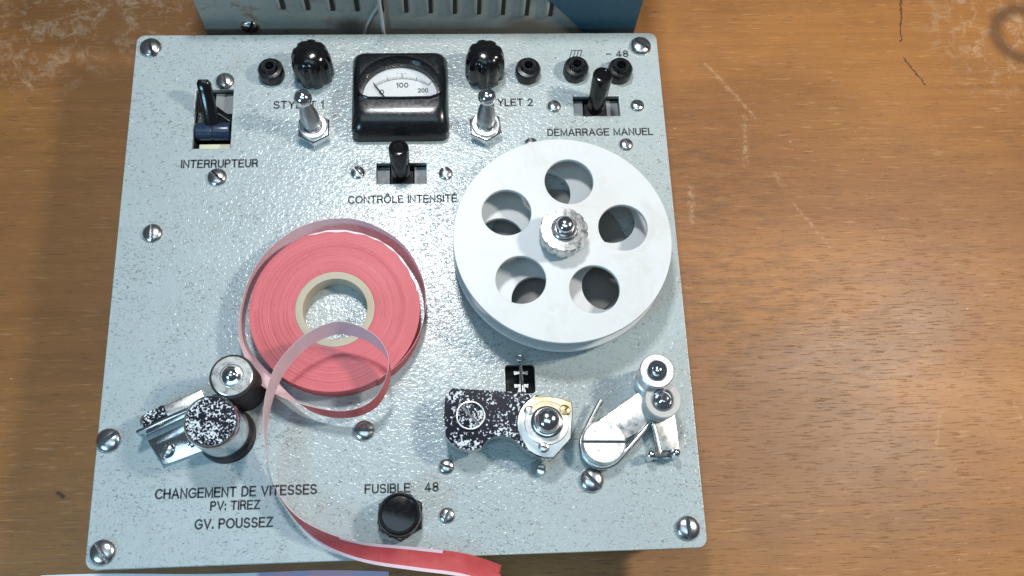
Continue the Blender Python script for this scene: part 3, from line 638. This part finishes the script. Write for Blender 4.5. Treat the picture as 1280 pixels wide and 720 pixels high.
screw('tiny', 55.2, -69.6, 14.65, -25, hd); screw('brass', 70.2, -70.0, 14.65, -55, hd); screw('tiny', 60.6, -85.4, 14.65, 70, hd)
obj('stop_pin', lathe([(2.4, -0.05), (2.4, 3.2), (1.9, 4.2), (0, 4.6)], (60.2, -93.0, 0), n=24), 'chrome', hd, 40)
obj('stop_foot', box(56.0, 60.5, -94.0, -89.5, -0.05, 1.5, .2), 'strip_grey', hd)

# pinch arm with two guide rollers and its spring
ar = obj('pinch_arm', prism([(78.6, -80.5), (83.0, -74.8), (105.2, -60.2), (110, -58.8), (118.5, -66.0), (120.2, -70.0), (120.8, -86.2), (112.9, -86.6), (110.8, -74.2), (98.0, -80.6), (90, -86)][::-1], 2.2, 3.8, 0.25), 'nickel', dev, 30)
obj('arm_foot', lathe([(8, -0.05), (8, 2.3)], (87.2, -82.9, 0), n=32), 'dull_steel', ar)
pv = screw('pivot', 87.2, -82.9, 2.6, 88, ar, 'pivot_screw')
r1 = obj('guide_roller', lathe([(6.2, -0.05), (6.2, 2.2), (7.0, 2.6), (7.0, 8), (6.2, 8.6), (6.2, 18.6), (7.4, 19.2), (7.5, 21.6), (7.1, 22.0), (4.2, 22.0)], (110.3, -55.3, 0), n=48), 'pale_steel', dev, 30)
obj('shaft_end', lathe([(4.1, 21.6), (4.1, 22.6), (3.2, 23.2), (2.4, 23.2), (2.3, 24.6), (1.4, 25.3), (0, 25.5)], (110.3, -55.3, 0), n=32), 'chrome', r1, 30)
obj('washer', lathe([(4.6, 21.9), (4.6, 22.3), (4.1, 22.4)], (110.3, -55.3, 0), n=32), 'dark_steel', r1, 30)
a_ = lathe([(7.0, 3.7), (7.0, 13.4), (7.9, 14.0), (8.0, 17.4), (7.5, 18.0), (4.4, 18.0)], (112.6, -67.2, 0), n=48)
r2 = obj('pinch_roller', a_, 'grey_plastic', ar, 30) if 'grey_plastic' in M else None
if r2 is None:
    M['grey_plastic'] = plastic('grey_plastic', (0.42, 0.42, 0.41), 0.42, 0.2)
    r2 = obj('pinch_roller', lathe([(7.0, 3.7), (7.0, 13.4), (7.9, 14.0), (8.0, 17.4), (7.5, 18.0), (4.4, 18.0)], (112.6, -67.2, 0), n=48), 'grey_plastic', ar, 30)
obj('shaft_end', lathe([(4.3, 17.6), (4.3, 18.6), (3.4, 19.0), (2.8, 18.8), (2.6, 20.4), (1.6, 21.3), (0, 21.6)], (112.6, -67.2, 0), n=32), 'chrome', r2, 30)
obj('washer', lathe([(5.0, 17.9), (5.0, 18.4), (4.3, 18.5)], (112.6, -67.2, 0), n=32), 'dark_steel', r2, 30)
spr = [(87.6, -64.0, 6.0), (84.6, -69.0, 5.6), (80.4, -76.5, 5.0), (78.0, -82, 4.6), (79.0, -88, 4.4), (84, -92.6, 4.4), (91, -92.0, 4.4), (97.6, -86.0, 4.8), (104, -79.5, 5.0), (108.6, -74.6, 5.0), (109.8, -74.4, 4.8), (110.6, -78, 4.4), (112.2, -88.4, 4.2)]
obj('spring_wire', tube(catmull(spr, 5), 1.25, 10), 'nickel', ar, 50)
for x, y in ((107.6, -88.6), (118.6, -88.2)):
    obj('post', lathe([(2.1, -0.05), (2.1, 6.0), (1.6, 6.8), (1.5, 8.2), (.8, 8.8), (0, 8.9)], (x, y, 0), n=24), 'chrome', ar, 40)
obj('link', box(108.2, 118.2, -89.6, -87.2, 3.9, 5.4, .3), 'dark_steel', ar)

# ------------------------------------------------------------------ white reel on the spindle
reel = empty('tape_reel', (RX, RY, ZP+8.35), 'white plastic tape reel with five round holes held by a scalloped nut', 'tape reel')
def flange(rot, z0, z1, rr):
    out = circle(RX, RY, rr, 128)
    holes = [circle(RX+27.7*math.cos(math.radians(9+72*k+rot)), RY+27.7*math.sin(math.radians(9+72*k+rot)), 11.1, 48) for k in range(5)]
    return holed(out, holes+[circle(RX, RY, 4.3, 24)], z0, z1, 0.35)
obj('hole_shade_disc', lathe([(33.5, -0.05), (33.5, 1.2), (33, 1.5), (9.1, 1.5)], (RX, RY, 0), n=64), 'hole_shade', dev, 30)  # added disc: darkens the reel holes where the plate lies in shadow
obj('upper_flange', flange(0, 20.8, 23.2, 49.0), 'white', reel, 0)
obj('lower_flange', flange(19, 8.4, 10.8, 49.0), 'white', reel, 0)
obj('hub', lathe([(13.5, 10.7), (13.5, 20.9)], (RX, RY, 0), n=64), 'white', reel, 30)

# ------------------------------------------------------------------ roll of pink tape and its loose end
TX, TY = -28.8, -20.2
roll = empty('tape_roll', (TX, TY, ZP), 'roll of pink paper tape with a loose curled end lying on the panel', 'tape roll')
wp = [(37.55-i*.36, 9.4+random.random()*.12) for i in range(56)]
b = lathe([(17.6, 0.05), (37.4, 0.05), (37.6, .3), (37.6, 9.25)]+wp+[(17.6, 9.4)], (TX, TY, 0), n=128, ring=True)
obj('winding', b, 'wound', roll, 30)
fa = [math.radians(12+1.5*i) for i in range(66)]
fo = [(TX+(37.75+.12*math.sin(9*t_)+.1*math.sin(31*t_))*math.cos(t_), TY+(37.75+.12*math.sin(9*t_)+.1*math.sin(31*t_))*math.sin(t_)) for t_ in fa]
fi = [(TX+(37.05+.25*math.sin(6*t_+2)+.25*math.sin(27*t_))*math.cos(t_), TY+(37.05+.25*math.sin(6*t_+2)+.25*math.sin(27*t_))*math.sin(t_)) for t_ in fa]
obj('frayed_edge', prism(fo+fi[::-1], 9.3, 9.7), 'tape_pale', roll, 30)
obj('core', holed(circle(TX, TY, 17.55, 96), [circle(TX, TY, 14.2, 96)], 0.05, 9.7, .25), 'cardboard', roll, 30)
ctr = []; upv = []
for th, r_, ln in [(-60, 38.0, 0), (-40, 38.3, 0), (-20, 38.9, .05), (0, 39.6, .10), (20, 40.3, .2), (45, 41.2, .35), (70, 41.7, .42), (90, 41.8, .42), (112, 41.4, .35), (135, 40.8, .2), (157, 40.8, .05), (180, 41.2, 0.05), (196, 42.2, .15)]:
    t = math.radians(th); ctr.append((TX+r_*math.cos(t), TY+r_*math.sin(t), 5.1)); upv.append((ln*math.cos(t), ln*math.sin(t), 1))
ctr += [(-65.5, -40.5, 6.0), (-59.5, -49.5, 7.5), (-51.0, -57.6, 9), (-37.7, -65.2, 9), (-23.3, -68.0, 10), (-11.8, -65.0, 13), (-5.5, -56.8, 17), (-4.5, -47.3, 21), (-11.1, -38.6, 24), (-24.6, -33.8, 25), (-37.9, -38.8, 25), (-47.9, -48.5, 23), (-53.0, -58.0, 20), (-55.8, -68.8, 15), (-56.4, -81.2, 9.5), (-53.2, -95.8, 6), (-45.6, -108.2, 5.5), (-33.6, -118.0, 6), (-16.8, -124.6, 6), (6.2, -128.4, 5), (25.9, -131.6, 3), (41.5, -137.0, -1)]
upv += [(-.5, 0, 1), (-.9, -.3, .8), (-.5, -.2, .9), (-.1, .1, 1), (0, .12, 1), (-.05, .12, 1), (-.05, .1, 1), (0.0, .1, 1), (.05, .25, 1), (0, .32, 1), (-.1, .25, 1), (-.2, .12, 1), (-.16, .02, 1), (-.04, -.06, 1), (.13, -.14, 1), (.19, -.16, 1), (.24, -.06, .95), (.3, .35, .8), (.2, .7, .65), (.1, 1, .3), (.15, 1, .15), (.35, 1, .1)]
C_ = catmull(ctr, 6); U_ = catmull(upv, 6); HW = 4.75
bm = bmesh.new(); cols = [-1.0, -0.72, -0.3, 0.3, 0.72, 1.0]; fr = []; bk = []
nS = len(C_); per = 6
for i in range(nS):
    t = (C_[min(i+1, nS-1)]-C_[max(i-1, 0)]).normalized(); u = U_[i]-t*U_[i].dot(t); u.normalize(); nrm = t.cross(u).normalized()   # right-hand side: red face
    stn = i/per
    curl = 0.0 if stn < 29 else min(1.0, (stn-29)/2)*0.55
    f_, k_ = [], []
    for c0 in cols:
        skew = -t*(c0*4.0) if i == nS-1 else Vector((0, 0, 0))
        p = C_[i]+u*(HW*c0)+nrm*(curl*(c0*c0-0.4))*1.2+skew
        f_.append(bm.verts.new(p+nrm*0.06)); k_.append(bm.verts.new(p-nrm*0.06))
    fr.append(f_); bk.append(k_)
for i in range(nS-1):
    stn = i/per
    for j in range(len(cols)-1):
        F_ = bm.faces.new((fr[i][j], fr[i+1][j], fr[i+1][j+1], fr[i][j+1])); F_.material_index = 0
        if (j == 0 and 29.2 < stn < 34) or (j == 4 and 30.4 < stn < 32.4): F_.material_index = 1
        B_ = bm.faces.new((bk[i][j+1], bk[i+1][j+1], bk[i+1][j], bk[i][j])); B_.material_index = 1
    e = len(cols)-1
    for q in ((fr[i][e], fr[i+1][e], bk[i+1][e], bk[i][e]), (bk[i][0], bk[i+1][0], fr[i+1][0], fr[i][0])): bm.faces.new(q).material_index = 1
for i in (0, nS-1):
    for j in range(len(cols)-1): bm.faces.new((fr[i][j], fr[i][j+1], bk[i][j+1], bk[i][j])).material_index = 1
obj('loose_tape', bm, None, roll, 60, mats=['tape_red', 'tape_pale'])
set_label(col.objects['loose_tape'], 'loose pink tape end curling over the panel edge')

# ------------------------------------------------------------------ ventilated cabinet behind the machine
cab = empty('metal_cabinet', (10, 180, 0), 'rusty grey metal cabinet with vertical louvres behind the tape machine', 'cabinet')
WY = 134.0; TOP = 45.0
obj('front_panel', box(-98.2, 119.6, WY, WY+2, -ZP+0.0, TOP, .4), 'cabinet', cab)
obj('case', box(-98.2, 119.8, WY+2.05, WY+92, -ZP+0.0, TOP, .6), 'cabinet', cab)
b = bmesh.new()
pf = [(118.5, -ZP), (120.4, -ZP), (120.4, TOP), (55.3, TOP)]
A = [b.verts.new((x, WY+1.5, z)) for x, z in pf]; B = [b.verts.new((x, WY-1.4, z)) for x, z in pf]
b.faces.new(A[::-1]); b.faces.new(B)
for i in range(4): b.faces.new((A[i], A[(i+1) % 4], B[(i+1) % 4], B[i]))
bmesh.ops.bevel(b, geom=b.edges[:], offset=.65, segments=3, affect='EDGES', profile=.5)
obj('shadow_wedge', b, 'shadow_blue', cab)  # slanted blue shadow on the cabinet wall, built as a coloured wedge
set_label(col.objects['shadow_wedge'], 'dark blue wedge standing in for a shadow on the cabinet front')
for i in range(13):
    x = -57.4+i*11.96; zb = 12.8-i*0.59
    top = min(TOP-zb-3, 60)
    if i == 12: top = 5.0
    elif i == 11: top = 14.0
    elif i == 10: top = 26.0
    obj('louvre', lathe([(0, 0), (1.1, .4), (1.6, 1.8), (1.7, top-2), (1.1, top-.5), (0, top)], (x-1.0, WY+.3, zb), n=16), 'cabinet', cab, 50)
    obj('louvre_gap', box(x+.1, x+2.1, WY-.9, WY+.1, zb+.6, zb+top-1.0), 'cavity', cab, 0)
o = bpy.data.objects.new('screw', SM['mid']); col.objects.link(o); o.parent = cab
o.location = Vector((-75.6, WY-.02, -1.5+ZP))*MM - wl(cab); o.rotation_euler = (math.radians(90), 0.5, 0)
obj('wire', tube(catmull([(-10, WY+1, TOP+.5), (-9.6, 131.5, TOP+1), (-9.0, 130.6, 22), (-8.8, 130.6, 0), (-9.0, 131, -39.3)], 8), .95, 8), 'wire_grey', cab, 50)
obj('wire', tube(catmull([(-3, WY+1, TOP+.5), (-3.4, 133, TOP+.6), (-9.6, 132.4, 19), (-13.5, 132, 10), (-18.8, 131.8, -5), (-26, 131.5, -39.3)], 8), .75, 8), 'wire_grey', cab, 50)

# ------------------------------------------------------------------ printed sheet in front
b = bmesh.new(); n = 24; top_, bot_ = [], []
for i in range(n+1):
    t = i/n; x = -169+t*161; top_.append((x, -126.6-3.0*t-5.0*max(0, t-.78)+.5*math.sin(9*t)+(-1.5 if i == 0 else 0))); bot_.append((x+4-8*t, -196.0))
rows = []
for j in range(7):
    s = j/6; rows.append([b.verts.new((top_[i][0]*(1-s)+bot_[i][0]*s, top_[i][1]*(1-s)+bot_[i][1]*s, 0.3+0.5*math.sin(i*.5)*math.sin(j*.9)**2)) for i in range(n+1)])
for A, B in zip(rows, rows[1:]):
    for i in range(n): b.faces.new((A[i], B[i], B[i+1], A[i+1]))
ext = bmesh.ops.extrude_face_region(b, geom=b.faces[:])
for v in [g for g in ext['geom'] if isinstance(g, bmesh.types.BMVert)]: v.co.z -= 0.15
tag(obj('paper_sheet', b, 'sheet', None, 60, z0=0.0), 'pale printed paper sheet lying on the wood in front of the tape machine', 'paper')
